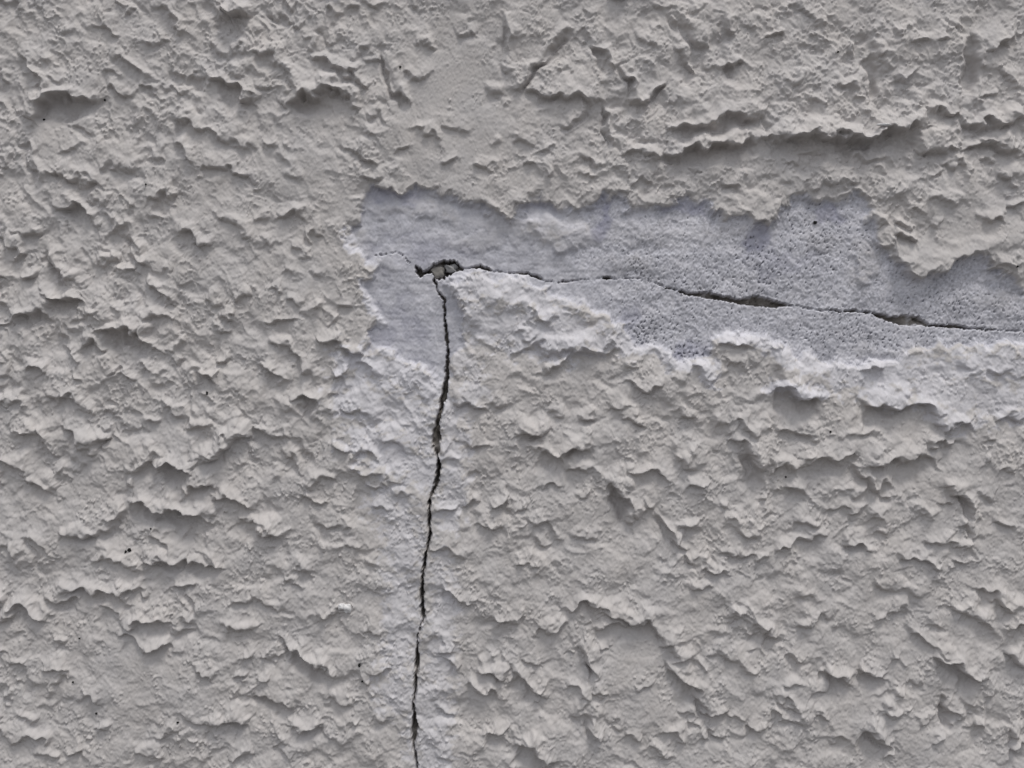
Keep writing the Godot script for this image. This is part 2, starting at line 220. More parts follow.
func base_outline() -> PackedVector2Array:
	return PackedVector2Array([Vector2(345, 231), Vector2(355, 222), Vector2(363, 212), Vector2(362, 194), Vector2(371, 187), Vector2(388, 190), Vector2(402, 194), Vector2(415, 189),
		Vector2(440, 193), Vector2(465, 199), Vector2(493, 211), Vector2(512, 218), Vector2(522, 208), Vector2(530, 199), Vector2(545, 199), Vector2(562, 205), Vector2(577, 213), Vector2(587, 207), Vector2(597, 201),
		Vector2(607, 194), Vector2(622, 192), Vector2(632, 205), Vector2(647, 207), Vector2(667, 205), Vector2(687, 197), Vector2(707, 200), Vector2(715, 211), Vector2(727, 217), Vector2(747, 215), Vector2(755, 222), Vector2(768, 226),
		Vector2(780, 210), Vector2(801, 193), Vector2(818, 194), Vector2(830, 203), Vector2(848, 198), Vector2(864, 194), Vector2(872, 212), Vector2(870, 219), Vector2(876, 228), Vector2(884, 244), Vector2(893, 257), Vector2(904, 270), Vector2(918, 277),
		Vector2(930, 277), Vector2(948, 271), Vector2(953, 264), Vector2(975, 258), Vector2(988, 256), Vector2(990, 267), Vector2(1003, 275), Vector2(1024, 284), Vector2(1050, 288), Vector2(1072, 300), Vector2(1098, 304), Vector2(1118, 318), Vector2(1134, 336),
		Vector2(1120, 350), Vector2(1096, 349), Vector2(1060, 352), Vector2(1024, 343), Vector2(985, 346), Vector2(943, 346), Vector2(905, 352), Vector2(888, 362), Vector2(868, 364), Vector2(830, 362), Vector2(800, 354), Vector2(782, 345), Vector2(768, 338),
		Vector2(745, 333), Vector2(727, 335), Vector2(713, 341), Vector2(712, 357), Vector2(700, 361), Vector2(687, 362), Vector2(668, 357), Vector2(663, 349), Vector2(646, 347), Vector2(632, 345), Vector2(629, 335), Vector2(628, 322), Vector2(615, 322), Vector2(604, 314),
		Vector2(590, 309), Vector2(572, 301), Vector2(550, 291), Vector2(530, 282), Vector2(505, 277), Vector2(475, 274), Vector2(455, 280), Vector2(447, 286), Vector2(452, 296), Vector2(462, 304), Vector2(465, 330), Vector2(460, 345), Vector2(452, 362), Vector2(447, 378),
		Vector2(436, 379), Vector2(424, 370), Vector2(411, 361), Vector2(386, 351), Vector2(370, 346), Vector2(367, 330), Vector2(380, 322), Vector2(373, 308), Vector2(364, 285), Vector2(372, 268), Vector2(362, 252)])

# Where paint is scraped to white plaster: reach in units, strength, then points
func white_streaks() -> Array:
	return [
		[5, 1.0, 345,232, 352,242, 362,253], [5, 1.0, 364,284, 369,300, 377,316, 381,324], [18, 0.9, 352,362, 380,366, 410,378, 436,392], [28, 0.75, 356,395, 380,410, 415,420],
		[24, 0.75, 368,440, 400,455, 425,470], [20, 0.6, 385,500, 405,530, 405,560], [20, 0.6, 400,590, 402,620, 398,650], [22, 0.55, 395,690, 425,700, 432,760, 430,800], [14, 0.5, 440,560, 445,620, 440,680, 440,770],
		[14, 0.6, 445,405, 452,440, 456,480, 450,520], [16, 0.8, 455,290, 480,283, 520,290, 550,305], [24, 0.75, 480,320, 520,330, 565,338], [14, 0.7, 560,322, 590,335, 625,344], [12, 0.5, 465,360, 480,385, 460,410],
		[8, 0.8, 618,330, 632,346, 655,349, 664,356, 672,364, 690,367, 708,366, 713,380], [7, 0.8, 722,337, 745,336, 768,341, 772,350], [10, 0.8, 762,340, 782,352, 800,364, 840,368, 880,367, 905,360],
		[18, 0.8, 840,374, 880,376, 930,372, 975,366, 1030,362, 1080,366], [22, 0.7, 930,385, 960,392, 1000,400, 1040,402], [8, 0.9, 770,385, 800,388, 822,392], [12, 0.7, 876,392, 900,398], [12, 0.6, 920,400, 940,408, 962,424],
		[8, 0.6, 560,345, 580,352, 600,350], [10, 0.45, 465,215, 500,228, 520,240], [9, 0.45, 530,215, 570,225, 590,235], [14, 0.4, 640,225, 680,232, 720,240], [9, 0.4, 374,204, 392,202],
	]

# Smooth or crumbly patches: x, y, radius, calm (1 smooth, negative rougher)
func calm_patches() -> Array:
	return [[450, 90, 70, 0.8], [445, 150, 55, 0.5], [305, 150, 40, 0.7], [250, 250, 80, 0.45], [330, 270, 50, 0.3], [640, 680, 60, 0.5], [580, 530, 50, 0.4], [140, 690, 60, 0.5], [60, 500, 60, 0.4], [970, 245, 45, 0.9], [925, 262, 26, 1.0], [850, 155, 60, -0.6],
		[900, 680, 90, 0.3], [960, 470, 60, 0.3], [840, 70, 110, -0.5], [230, 40, 50, -0.5], [120, 330, 80, -0.5], [640, 160, 60, -0.5], [560, 60, 40, -0.3], [60, 420, 50, -0.2], [740, 500, 60, -0.2], [960, 130, 60, -0.4], [230, 300, 50, -0.4], [40, 160, 50, 0.2]]

# Cracks: x, y, full width
func cracks() -> Array:
	return [
		[462,268,1.8, 470,267,2, 480,266,4, 486,268,4, 492,270,2.2, 505,272,2, 512,272,2, 528,273,3, 536,276,3, 545,280,2, 556,281.5,2, 570,280,2.5, 585,279,1.3, 600,278,1.6, 608,277,3, 616,278.5,1.6, 630,277,2, 648,278.5,2, 655,281,1.6, 665,286,2.2, 678,290,2.2, 690,293,3.5, 702,294,5, 712,295,6.5, 725,298,4.5, 740,301,5,
			748,301,8, 756,300,10, 768,302,9, 780,304,6, 790,304,2.2, 800,305,2, 815,309,2.2, 825,310.5,2, 833,309.5,2.2, 842,311,2.5, 858,310.5,3, 870,312,2.2, 880,314.5,3, 892,318.5,6, 905,320,10, 915,320,11, 922,321,8, 932,325,3, 945,325.5,3, 955,326,4, 975,328,2.5, 1000,330,2.2, 1024,330.5,2.2, 1050,332,3, 1080,338,2.4, 1105,338,2.2, 1135,343,1.5],
		[434,279,3.6, 436,288,2.6, 440,294,3, 444,300,3.5, 444,315,3, 445.5,330,3.5, 447,345,3.5, 447.5,360,4, 447,372,4, 445.5,385,5, 444,395,5.5, 441,408,4.5, 438,418,4, 437,427,5, 436,437,9, 436.5,447,8, 437,455,3, 439,463,4, 438,475,4.5, 435,485,4.5, 432,494,3, 430,500,3, 429,515,3.5, 430,530,3.5, 429,541,3.5, 426,553,3, 424,565,3.5,
			422.5,577,3.5, 422,590,3.5, 422,605,4, 423.5,617,4, 421,625,2.6, 418,633,2.2, 417,648,2.6, 417,660,5, 416,672,4, 415,690,3, 413.5,700,3, 414,715,3.5, 415,724,7, 414,735,6, 413,743,3, 416,758,3, 418,768,3, 419,790,3, 414,810,2.5, 412,828,1.4],
		[370,253.5,1.2, 376,254.5,2, 385,253.5,2, 395,252,1.8, 401,254,1.8, 407,260,1.2, 414,266,1.4],
		[416,266,3, 418,270,7, 421,274,6, 425,271,3.5, 431,269,6, 434,268.5,11, 438,269.5,19, 444,268,17, 450,266.5,13, 456,266.5,9, 462,268,3.5],
	]

func cell_x(i: int) -> float:
	return FIRST_X + i * STEP

func cell_y(j: int) -> float:
	return FIRST_Y + j * STEP

# Distance from every cell within `reach` to a line: fills d2, side and along over the box of cells [i0, j0, w, h].
func rasterise(pts: PackedVector2Array, reach: float, bent: float, out_box: Array, d2: PackedFloat32Array, side: PackedFloat32Array, along: PackedFloat32Array) -> Array:
	var lo := pts[0]
	var hi := pts[0]
	for p in pts:
		lo = lo.min(p)
		hi = hi.max(p)
	var i0 := clampi(int((lo.x - reach - FIRST_X) / STEP), 0, COLS - 1)
	var i1 := clampi(int((hi.x + reach - FIRST_X) / STEP) + 1, 0, COLS - 1)
	var j0 := clampi(int((lo.y - reach - FIRST_Y) / STEP), 0, ROWS - 1)
	var j1 := clampi(int((hi.y + reach - FIRST_Y) / STEP) + 1, 0, ROWS - 1)
	var w := i1 - i0 + 1
	var h := j1 - j0 + 1
	d2.resize(w * h)
	d2.fill(1e9)
	side.resize(w * h)
	along.resize(w * h)
	for k in pts.size() - 1:
		var a := pts[k]
		var b := pts[k + 1]
		var ab := b - a
		var l2 := maxf(ab.length_squared(), 1e-6)
		var si0 := clampi(int((minf(a.x, b.x) - reach - FIRST_X) / STEP), i0, i1)
		var si1 := clampi(int((maxf(a.x, b.x) + reach - FIRST_X) / STEP) + 1, i0, i1)
		var sj0 := clampi(int((minf(a.y, b.y) - reach - FIRST_Y) / STEP), j0, j1)
		var sj1 := clampi(int((maxf(a.y, b.y) + reach - FIRST_Y) / STEP) + 1, j0, j1)
		for j in range(sj0, sj1 + 1):
			var row := j * COLS
			var brow := (j - j0) * w - i0
			var y0 := FIRST_Y + j * STEP - a.y
			for i in range(si0, si1 + 1):
				var px := FIRST_X + i * STEP - a.x + bent * warp_x[row + i]
				var py := y0 + bent * warp_y[row + i]
				var t := clampf((px * ab.x + py * ab.y) / l2, 0.0, 1.0)
				var ex := px - t * ab.x
				var ey := py - t * ab.y
				var dd := ex * ex + ey * ey
				if dd < d2[brow + i]:
					d2[brow + i] = dd
					side[brow + i] = 1.0 if px * ab.y - py * ab.x > 0.0 else -1.0
					along[brow + i] = k + t
	return [i0, j0, w, h]

func curve(points: PackedVector2Array, each: int) -> PackedVector2Array:
	var out := PackedVector2Array()
	var n := points.size()
	for k in n - 1:
		var p0 := points[maxi(k - 1, 0)]
		var p3 := points[mini(k + 2, n - 1)]
		for s in each:
			out.append(points[k].cubic_interpolate(points[k + 1], p0, p3, float(s) / each))
	out.append(points[n - 1])
	return out

func survey() -> void:
	var total := COLS * ROWS
	lip.resize(total)
	band.resize(total)
	white.resize(total)
	fissure.resize(total)
	calm.resize(total)
	warp_x.resize(total)
	warp_y.resize(total)
	fissure_id.resize(total)
	n_warp_a = noise(11, 24.0, 3, 0.42)
	n_warp_b = noise(12, 24.0, 3, 0.42)
	for j in ROWS:
		var y := cell_y(j)
		for i in COLS:
			var x := cell_x(i)
			warp_x[j * COLS + i] = n_warp_a.get_noise_2d(x, y)
			warp_y[j * COLS + i] = n_warp_b.get_noise_2d(x, y)
	var d2 := PackedFloat32Array()
	var side := PackedFloat32Array()
	var along := PackedFloat32Array()
	var rng := RandomNumberGenerator.new()
	rng.seed = 77
	# lips
	var fields := lips()
	# the same hand's work goes on beyond what was surveyed
	var more := []
	for k in 170:
		var x := rng.randf_range(-66.0, 1146.0)
		var y := rng.randf_range(-66.0, 834.0)
		if rng.randf() < 0.5:
			x = rng.randf_range(1030.0, 1146.0) if rng.randf() < 0.65 else rng.randf_range(-66.0, -12.0)
		else:
			y = rng.randf_range(-66.0, -10.0) if rng.randf() < 0.5 else rng.randf_range(778.0, 834.0)
		if x > 1000.0 and y > 270.0 and y < 370.0:
			continue
		var l := [0.8 + 1.9 * rng.randf() * rng.randf()]
		for q in 3 + rng.randi() % 3:
			l.append(x * 4.0)
			l.append(y * 4.0)
			x += rng.randf_range(6.0, 17.0)
			y += rng.randf_range(-7.0, 12.0)
		more.append(l)
	fields.append([0, 0, more])
	for field in fields:
		for l in field[2]:
			var pts := PackedVector2Array()
			for k in range(1, l.size(), 2):
				pts.append(Vector2(field[0] + l[k] * 0.25, field[1] + l[k + 1] * 0.25))
			var hgt: float = l[0]
			var up := 8.0 + 4.0 * hgt
			var down := 6.0 + 4.2 * hgt
			pts = curve(pts, 2)
			var box := rasterise(pts, up * 2.2, 9.0, [], d2, side, along)
			var roll := 4.0 + 2.6 * rng.randf() + 1.3 * hgt
			var crest := 0.5 + 0.35 * rng.randf()
			var blunt := 2.2 + 3.4 * rng.randf() * rng.randf() + 0.6 * hgt
			var n := float(pts.size() - 1)
			var mm := hgt * 1.75
			for j in box[3]:
				for i in box[2]:
					var b: int = j * box[2] + i
					if d2[b] > up * up * 4.8:
						continue
					var s := sqrt(d2[b]) * side[b]
					var t := along[b] / n
					var ends := clampf(minf(t, 1.0 - t) * 5.0, 0.0, 1.0)
					# past the ends the lip dies out with distance
					var f := 0.0
					var k := smoothstep(-blunt, blunt, s)
					if s > 0.0:
						f = 0.42 * (exp(-s / up) - 0.11) + crest * exp(-(s - 2.5) * (s - 2.5) / (roll * roll))
					var g := -0.72
					if s < 0.0:
						g = -0.8 * maxf(exp(s / down) - 0.10, 0.0)
					var v := lerpf(g, maxf(f, 0.0) if s > 0.0 else 0.37 + crest * exp(-6.25 / (roll * roll)), k)
					lip[(box[1] + j) * COLS + box[0] + i] += mm * v * (0.25 + 0.75 * ends if t > 0.001 and t < 0.999 else 0.25 * exp(-sqrt(d2[b]) * 0.3))
	# lumps and hollows
	for l in lumps():
		var c := Vector2(l[0], l[1])
		var reach: float = maxf(l[2], l[3]) * 1.9
		var i0 := clampi(int((c.x - reach - FIRST_X) / STEP), 0, COLS - 1)
		var i1 := clampi(int((c.x + reach - FIRST_X) / STEP), 0, COLS - 1)
		var j0 := clampi(int((c.y - reach - FIRST_Y) / STEP), 0, ROWS - 1)
		var j1 := clampi(int((c.y + reach - FIRST_Y) / STEP), 0, ROWS - 1)
		var ca := cos(deg_to_rad(l[4]))
		var sa := sin(deg_to_rad(l[4]))
		for j in range(j0, j1 + 1):
			for i in range(i0, i1 + 1):
				var at := j * COLS + i
				var x := cell_x(i) - c.x + 6.0 * warp_x[at]
				var y := cell_y(j) - c.y + 6.0 * warp_y[at]
				var u: float = (x * ca + y * sa) / l[2]
				var v: float = (-x * sa + y * ca) / l[3]
				var r2: float = u * u + v * v
				lip[at] += l[5] * exp(-r2 * r2 * 0.9 - 0.15 * r2)
	# grooves
	for g in grooves():
		var pts := PackedVector2Array()
		for k in range(2, g.size(), 2):
			pts.append(Vector2(g[k], g[k + 1]))
		pts = curve(pts, 2)
		var box := rasterise(pts, g[0] * 2.6, 5.0, [], d2, side, along)
		var n := float(pts.size() - 1)
		for j in box[3]:
			for i in box[2]:
				var b: int = j * box[2] + i
				var q: float = d2[b] / (g[0] * g[0])
				if q < 6.0:
					var t := along[b] / n
					lip[(box[1] + j) * COLS + box[0] + i] += g[1] * (0.22 * exp(-(sqrt(q) - 1.9) * (sqrt(q) - 1.9) * 2.0) - exp(-q * q * 0.7)) * clampf(0.3 + 4.0 * minf(t, 1.0 - t), 0.0, 1.0)
	# smooth and crumbly patches
	for c in calm_patches():
		for j in range(clampi(int((c[1] - c[2] * 2.0 - FIRST_Y) / STEP), 0, ROWS), clampi(int((c[1] + c[2] * 2.0 - FIRST_Y) / STEP), 0, ROWS)):
			for i in range(clampi(int((c[0] - c[2] * 2.0 - FIRST_X) / STEP), 0, COLS), clampi(int((c[0] + c[2] * 2.0 - FIRST_X) / STEP), 0, COLS)):
				var x: float = (cell_x(i) - c[0]) / c[2]
				var y: float = (cell_y(j) - c[1]) / c[2]
				calm[j * COLS + i] += c[3] * exp(-(x * x + y * y))
	var ragged := noise(31, 15.0, 4, 0.6)
	# knocked-off strip: signed distance to its outline
	var outline := base_outline()
	var closed := outline.duplicate()
	closed.append(outline[0])
	var bx := rasterise(closed, 9.0, 7.0, [], d2, side, along)
	for j in bx[3]:
		for i in bx[2]:
			var at: int = (bx[1] + j) * COLS + bx[0] + i
			var p := Vector2(cell_x(bx[0] + i) + 7.0 * warp_x[at], cell_y(bx[1] + j) + 7.0 * warp_y[at])
			var d := minf(sqrt(d2[j * bx[2] + i]), 9.0)
			if Geometry2D.is_point_in_polygon(p, outline):
				d = -d
			var soft := 3.0 + 4.5 * clampf(0.55 + 1.8 * ragged.get_noise_2d(p.x * 0.5, p.y * 0.5), 0.0, 1.4)
			band[at] = smoothstep(soft, -soft, d + 4.5 * ragged.get_noise_2d(p.x, p.y))
	# scraped white plaster
	for w in white_streaks():
		var pts := PackedVector2Array()
		for k in range(2, w.size(), 2):
			pts.append(Vector2(w[k], w[k + 1]))
		var reach: float = w[0] * 1.7
		var box := rasterise(pts, reach, 8.0, [], d2, side, along)
		for j in box[3]:
			for i in box[2]:
				var d: float = sqrt(d2[j * box[2] + i]) / w[0]
				if d < 1.7:
					var at: int = (box[1] + j) * COLS + box[0] + i
					var r := ragged.get_noise_2d(cell_x(box[0] + i), cell_y(box[1] + j) * 1.6)
					white[at] = maxf(white[at], w[1] * smoothstep(1.15, 0.6, d + r * 1.35))
	# cracks
	var chipped := noise(41, 5.0, 2)
	var jag := noise(42, 9.0, 2)
	var id := 1
	for c in cracks():
		var pts := PackedVector2Array()
		var wid := PackedFloat32Array()
		for k in range(0, c.size(), 3):
			pts.append(Vector2(c[k], c[k + 1]))
			wid.append(c[k + 2])
		var box := rasterise(pts, 12.0, 0.0, [], d2, side, along)
		for j in box[3]:
			for i in box[2]:
				var b: int = j * box[2] + i
				if d2[b] < 140.0:
					var k := mini(int(along[b]), wid.size() - 2)
					var at: int = (box[1] + j) * COLS + box[0] + i
					var cx := cell_x(box[0] + i)
					var cy := cell_y(box[1] + j)
					var full := lerpf(wid[k], wid[k + 1], along[b] - k)
					var half := 0.5 * full * (1.0 + 0.3 * chipped.get_noise_2d(cx, cy)) - 0.4 - 0.4 * smoothstep(5.5, 2.0, full)
					var shallow := lerpf(0.38, 1.0, smoothstep(1.8, 3.4, full)) * clampf(0.85 + 0.7 * jag.get_noise_2d(cx * 0.4, cy * 0.4), 0.4, 1.0)
					var sd := sqrt(d2[b]) * side[b] + 1.2 * jag.get_noise_2d(cx, cy)
					half += 0.65 * chipped.get_noise_2d(cx + 300.0, cy)
					var inside := shallow * smoothstep(half + 0.6, half - 0.5, absf(sd))
					if inside > fissure[at]:
						fissure[at] = inside
						if inside > 0.2:
							fissure_id[at] = id
		id += 1

# ------------------------------------------------------------------ the wall

func lines(first: float, count: int, lowest: float, highest: float) -> PackedFloat32Array:
	var before := PackedFloat32Array()
	var gap := STEP
	var at := first
	while at > lowest:
		gap = minf(gap * 1.1, 48.0)
		at -= gap
		before.append(maxf(at, lowest))
	before.reverse()
	for i in count:
		before.append(first + i * STEP)
	gap = STEP
	at = first + (count - 1) * STEP
	while at < highest:
		gap = minf(gap * 1.1, 48.0)
		at += gap
		before.append(minf(at, highest))
	return before

func build_wall() -> void:
	var top := MID_Y - (2.62 - EYE_HEIGHT) / UNIT
	var bottom := MID_Y + (EYE_HEIGHT + 0.02) / UNIT
	var left := MID_X - 1.55 / UNIT
	var right := MID_X + 1.55 / UNIT
	var xs := lines(FIRST_X, COLS, left, right)
	var ys := lines(FIRST_Y, ROWS, top, bottom)
	var off_i := xs.find(FIRST_X)
	var off_j := ys.find(FIRST_Y)
	var nx := xs.size()
	var ny := ys.size()
	var n_large := noise(1, 150.0, 2)
	var n_patch := noise(2, 90.0, 2)
	var n_body := noise(3, 64.0, 3, 0.42)
	var n_stroke := noise(4, 30.0, 2, 0.4)
	var n_flat := noise(5, 13.0, 2, 0.5)
	var n_pillow := noise(17, 32.0, 2, 0.42)
	var n_crumb := noise(14, 8.5, 3, 0.6)
	var n_crumb_area := noise(15, 48.0, 2)
	var n_grain := noise(6, 4.6, 2, 0.6)
	var n_sand := noise(7, 3.2, 2, 0.6)
	var n_wide := noise(16, 38.0, 3, 0.55)
	var remnants := [[356, 238, 13, 14, 0.6], [470, 240, 26, 9, 0.45], [430, 205, 22, 9, 0.4], [640, 262, 24, 8, 0.4], [735, 228, 26, 8, 0.35], [820, 240, 26, 10, 0.3], [555, 232, 38, 15, 0.8], [500, 226, 30, 12, 0.55], [450, 214, 26, 8, 0.35], [672, 232, 60, 9, 0.35], [866, 262, 18, 22, 0.55], [394, 208, 16, 6, 0.5], [385, 262, 16, 6, 0.35], [800, 215, 30, 8, 0.3], [560, 300, 20, 6, 0.3], [900, 350, 40, 5, 0.4], [1000, 300, 30, 10, 0.4]]
	var grit := [[642, 330, 20, 22], [632, 267, 14, 9], [686, 352, 22, 10], [668, 325, 24, 14], [760, 265, 34, 26], [820, 240, 30, 24], [950, 300, 40, 14], [700, 285, 30, 8], [850, 335, 60, 14], [1000, 315, 30, 8]]
	var stains := [[602, 218, 8, 20, 0.8], [690, 204, 24, 8, 0.6], [758, 236, 14, 12, 0.7], [832, 214, 16, 10, 0.6], [400, 330, 34, 30, 0.3], [690, 352, 20, 10, 0.5], [395, 196, 24, 7, 0.5], [420, 250, 50, 16, 0.3], [775, 260, 40, 16, 0.25], [540, 206, 16, 6, 0.5], [630, 325, 12, 20, 0.35]]
	var n_tint := noise(8, 60.0, 3)
	var n_pit := noise(9, 3.6, 2)
	var n_pit_area := noise(10, 46.0, 2)
	var pos := PackedVector3Array()
	var col := PackedColorArray()
	var part := PackedByteArray()
	pos.resize(nx * ny)
	col.resize(nx * ny)
	part.resize(nx * ny)
	var ca := cos(deg_to_rad(30.0))
	var sa := sin(deg_to_rad(30.0))
	var coat := Color(0.524, 0.499, 0.493)
	var grey := Color(0.496, 0.493, 0.540)
	var plaster := Color(0.650, 0.640, 0.686)
	var mortar := Color(0.29, 0.268, 0.248)
	var block := PackedVector2Array([Vector2(434, 279), Vector2(462, 268), Vector2(512, 272), Vector2(545, 280), Vector2(608, 277), Vector2(650, 279), Vector2(690, 293), Vector2(756, 300), Vector2(800, 305), Vector2(860, 311), Vector2(915, 320), Vector2(1024, 330.5),
		Vector2(1080, 338), Vector2(1400, 350), Vector2(1400, 1200), Vector2(412, 1200), Vector2(412, 840), Vector2(418, 768), Vector2(414, 715), Vector2(417, 650), Vector2(423, 617), Vector2(422, 590), Vector2(429, 541), Vector2(430, 500), Vector2(438, 470), Vector2(436, 440), Vector2(447, 372), Vector2(444, 300)])
	for j in ny:
		var y := ys[j]
		var gj := j - off_j
		for i in nx:
			var x := xs[i]
			var gi := i - off_i
			var at := -1
			if gi >= 0 and gi < COLS and gj >= 0 and gj < ROWS:
				at = gj * COLS + gi
			var wx: float
			var wy: float
			if at >= 0:
				wx = warp_x[at]
				wy = warp_y[at]
			else:
				wx = n_warp_a.get_noise_2d(x, y)
				wy = n_warp_b.get_noise_2d(x, y)
			var lips_mm := 0.0
			var b := 0.0
			var w := 0.0
			var f := 0.0
			var quiet := 0.0
			if at >= 0:
				lips_mm = lip[at]
				b = band[at]
				w = white[at]
				f = fissure[at]
				quiet = calm[at]
			var qx := x + 9.0 * wx
			var qy := y + 9.0 * wy
			var patch := n_patch.get_noise_2d(x + 500.0, y)
			# thrown coat
			var rough := clampf(1.0 + 0.5 * patch - quiet, 0.12, 1.7)
			var u := (qx * ca + qy * sa) * 0.45
			var v := -qx * sa + qy * ca
			var stroke := 1.0 - 2.2 * absf(n_stroke.get_noise_2d(u, v))
			# left of the crack the trowel was drawn more steeply
			var steep := smoothstep(560.0, 380.0, x) * smoothstep(620.0, 420.0, y)
			if steep > 0.0:
				var us := (qx * 0.64 + qy * 0.77) * 0.4
				var vs := (-qx * 0.77 + qy * 0.64) * 1.15
				stroke = lerpf(stroke, 1.7 - 3.8 * absf(n_stroke.get_noise_2d(us + 400.0, vs)), steep)
			var h := 1.3 * n_large.get_noise_2d(x, y) + 0.35
			h += rough * (1.0 * n_pillow.get_noise_2d(qx * 0.8 + 0.25 * qy, qy) )
			h += rough * (2.0 * n_body.get_noise_2d(qx * 0.85, qy) + 0.42 * stroke - 0.2)
			var crumbly := smoothstep(-0.25, 0.45, n_crumb_area.get_noise_2d(x, y) - 0.6 * quiet)
			var small := rough * 0.36 * n_flat.get_noise_2d(qx * 0.62 + 0.2 * qy, qy) + (0.10 + 0.50 * crumbly) * n_crumb.get_noise_2d(qx * 0.8, qy)
			var grain := n_grain.get_noise_2d(x, y)
			small += (0.11 + 0.11 * rough) * grain + 0.10 * n_sand.get_noise_2d(0.8 * x + 0.6 * y + 700.0, 0.8 * y - 0.6 * x)
			var nodule := n_pit.get_noise_2d(x * 0.62 + 900.0, y * 0.68)
			small += 0.7 * (0.25 + 0.75 * crumbly) * smoothstep(0.32, 0.70, nodule)
			var bead := n_pit.get_noise_2d(0.26 * x + 0.2 * y + 300.0, 0.3 * y - 0.18 * x)
			small += 0.9 * (0.2 + 0.8 * crumbly) * smoothstep(0.38, 0.72, bead)
			var c := coat
			var tint := n_tint.get_noise_2d(x, y)
			c = Color(c.r * (1.0 + 0.035 * tint), c.g * (1.0 + 0.025 * tint), c.b * (1.0 + 0.01 * tint))
			var speck := 1.0 + 0.08 * n_sand.get_noise_2d(x * 0.9 + 90.0, y)
			if at >= 0:
				# scraped places are rubbed flatter
				h = lerpf(h, h * 0.85 - 0.15, w)
				small *= 1.0 - 0.2 * w
				c = c.lerp(plaster, w * 0.9)
				# base coat laid bare
				if b > 0.001:
					var sand := n_sand.get_noise_2d(x, y)
					var area := n_pit_area.get_noise_2d(x, y)
					var wide := n_wide.get_noise_2d(qx, qy * 1.3)
					var left_on := 0.0
					for m in remnants:
						var mx: float = (qx - m[0]) / m[2]
						var my: float = (qy - m[1]) / m[3]
						left_on = maxf(left_on, m[4] * smoothstep(1.7, 0.3, sqrt(mx * mx + my * my) + 0.6 * wide))
					b *= 1.0 - left_on * 0.5
					var dye := 0.0
					for m in stains:
						var mx: float = (qx - m[0]) / m[2]
						var my: float = (qy - m[1]) / m[3]
						dye = maxf(dye, m[4] * smoothstep(1.4, 0.3, sqrt(mx * mx + my * my) + 1.1 * wide))
					var coarse := smoothstep(540.0, 660.0, x + 60.0 * wide)
					var bare := -3.4 + 0.9 * n_body.get_noise_2d(x * 0.7, y) + 0.5 * wide + 0.3 * lips_mm + (0.16 + 0.26 * coarse * (0.6 + 0.8 * wide)) * sand + (0.22 + 0.42 * coarse * (0.7 - 0.9 * wide)) * n_crumb.get_noise_2d(x, y)
					bare += (1.0 - coarse) * 0.14 * n_flat.get_noise_2d(x * 0.22, y * 2.2)
					var gritty := 0.0
					for m in grit:
						var mx: float = (qx - m[0]) / m[2]
						var my: float = (qy - m[1]) / m[3]
						gritty = maxf(gritty, exp(-(mx * mx + my * my)) * (1.0 if m[2] < 23 else 0.45))
					var bar := 0.56 - 0.40 * gritty - 0.12 * area
					var pit := smoothstep(bar, bar + 0.2, n_pit.get_noise_2d(x * 0.85, y * 0.95)) * coarse
					bare -= 0.9 * pit
					h = lerpf(h + lips_mm, bare, b) - lips_mm
					small *= 1.0 - b
					var g := grey * (1.0 + 0.40 * (0.35 + 0.65 * coarse) * n_sand.get_noise_2d(x + 40.0, y) + 0.17 * wide + 0.10 * n_flat.get_noise_2d(x, y + 60.0))
					g = g.lerp(Color(0.33, 0.33, 0.42), dye)
					g = g.lerp(Color(0.09, 0.09, 0.12), 0.75 * pit)
					var chalk := smoothstep(0.02, 0.42, n_wide.get_noise_2d(x * 0.8 + 250.0, y * 1.2) + 0.35 * n_flat.get_noise_2d(x + 80.0, y))
					g = g.lerp(plaster, clampf(0.5 * chalk * (1.0 - dye) + 0.55 * w, 0.0, 0.9))
					c = c.lerp(g, smoothstep(0.2, 0.75, b + 0.35 * n_flat.get_noise_2d(x * 0.7, y)) * (1.0 - 0.5 * left_on))
				if f > 0.0:
					h = lerpf(h, minf(h, -3.0) - (9.5 if fissure_id[at] == 4 else 6.5) + 2.5 * n_flat.get_noise_2d(x, y), f)
					c = c.lerp(mortar, smoothstep(0.15, 0.6, f))
			h += lips_mm * (1.0 - f)
			c = Color(c.r * speck, c.g * speck, c.b * speck)
			if at < 0:
				# beyond the surveyed face the mesh is too coarse for the finest crumbs
				var cell := maxf(xs[mini(i + 1, nx - 1)] - x, ys[mini(j + 1, ny - 1)] - y)
				small *= clampf(3.0 / maxf(cell, 0.1), 0.0, 1.0)
				h += 0.9 * rough * stroke * clampf(8.0 / maxf(cell, 0.1), 0.0, 1.0)
			var k := j * nx + i
			var edge := i == 0 or j == 0 or i == nx - 1 or j == ny - 1
			if edge:
				h = -30.0
			# wet plaster sags: what stands out hangs down a little
			var sag := 0.32 * maxf(h + 1.0, 0.0) * (1.0 - f)
			pos[k] = Vector3((x - MID_X) * UNIT, EYE_HEIGHT - (y - MID_Y) * UNIT - (0.0 if edge else sag * 0.001), (h + (0.0 if edge else small * (1.0 - f))) * 0.001)
			col[k] = c
			var which := 0
			if at >= 0:
				if f > 0.2 and fissure_id[at] > 0:
					which = 3 + fissure_id[at]
				else:
					var lower := x > 405.0 and y > 260.0 and Geometry2D.is_point_in_polygon(Vector2(x, y), block)
					if b > 0.5:
						which = 3 if lower else 2
					elif lower:
						which = 1
			elif x > 412.0 and y > 338.0:
				which = 1
			part[k] = which
	var nor := PackedVector3Array()
	nor.resize(nx * ny)
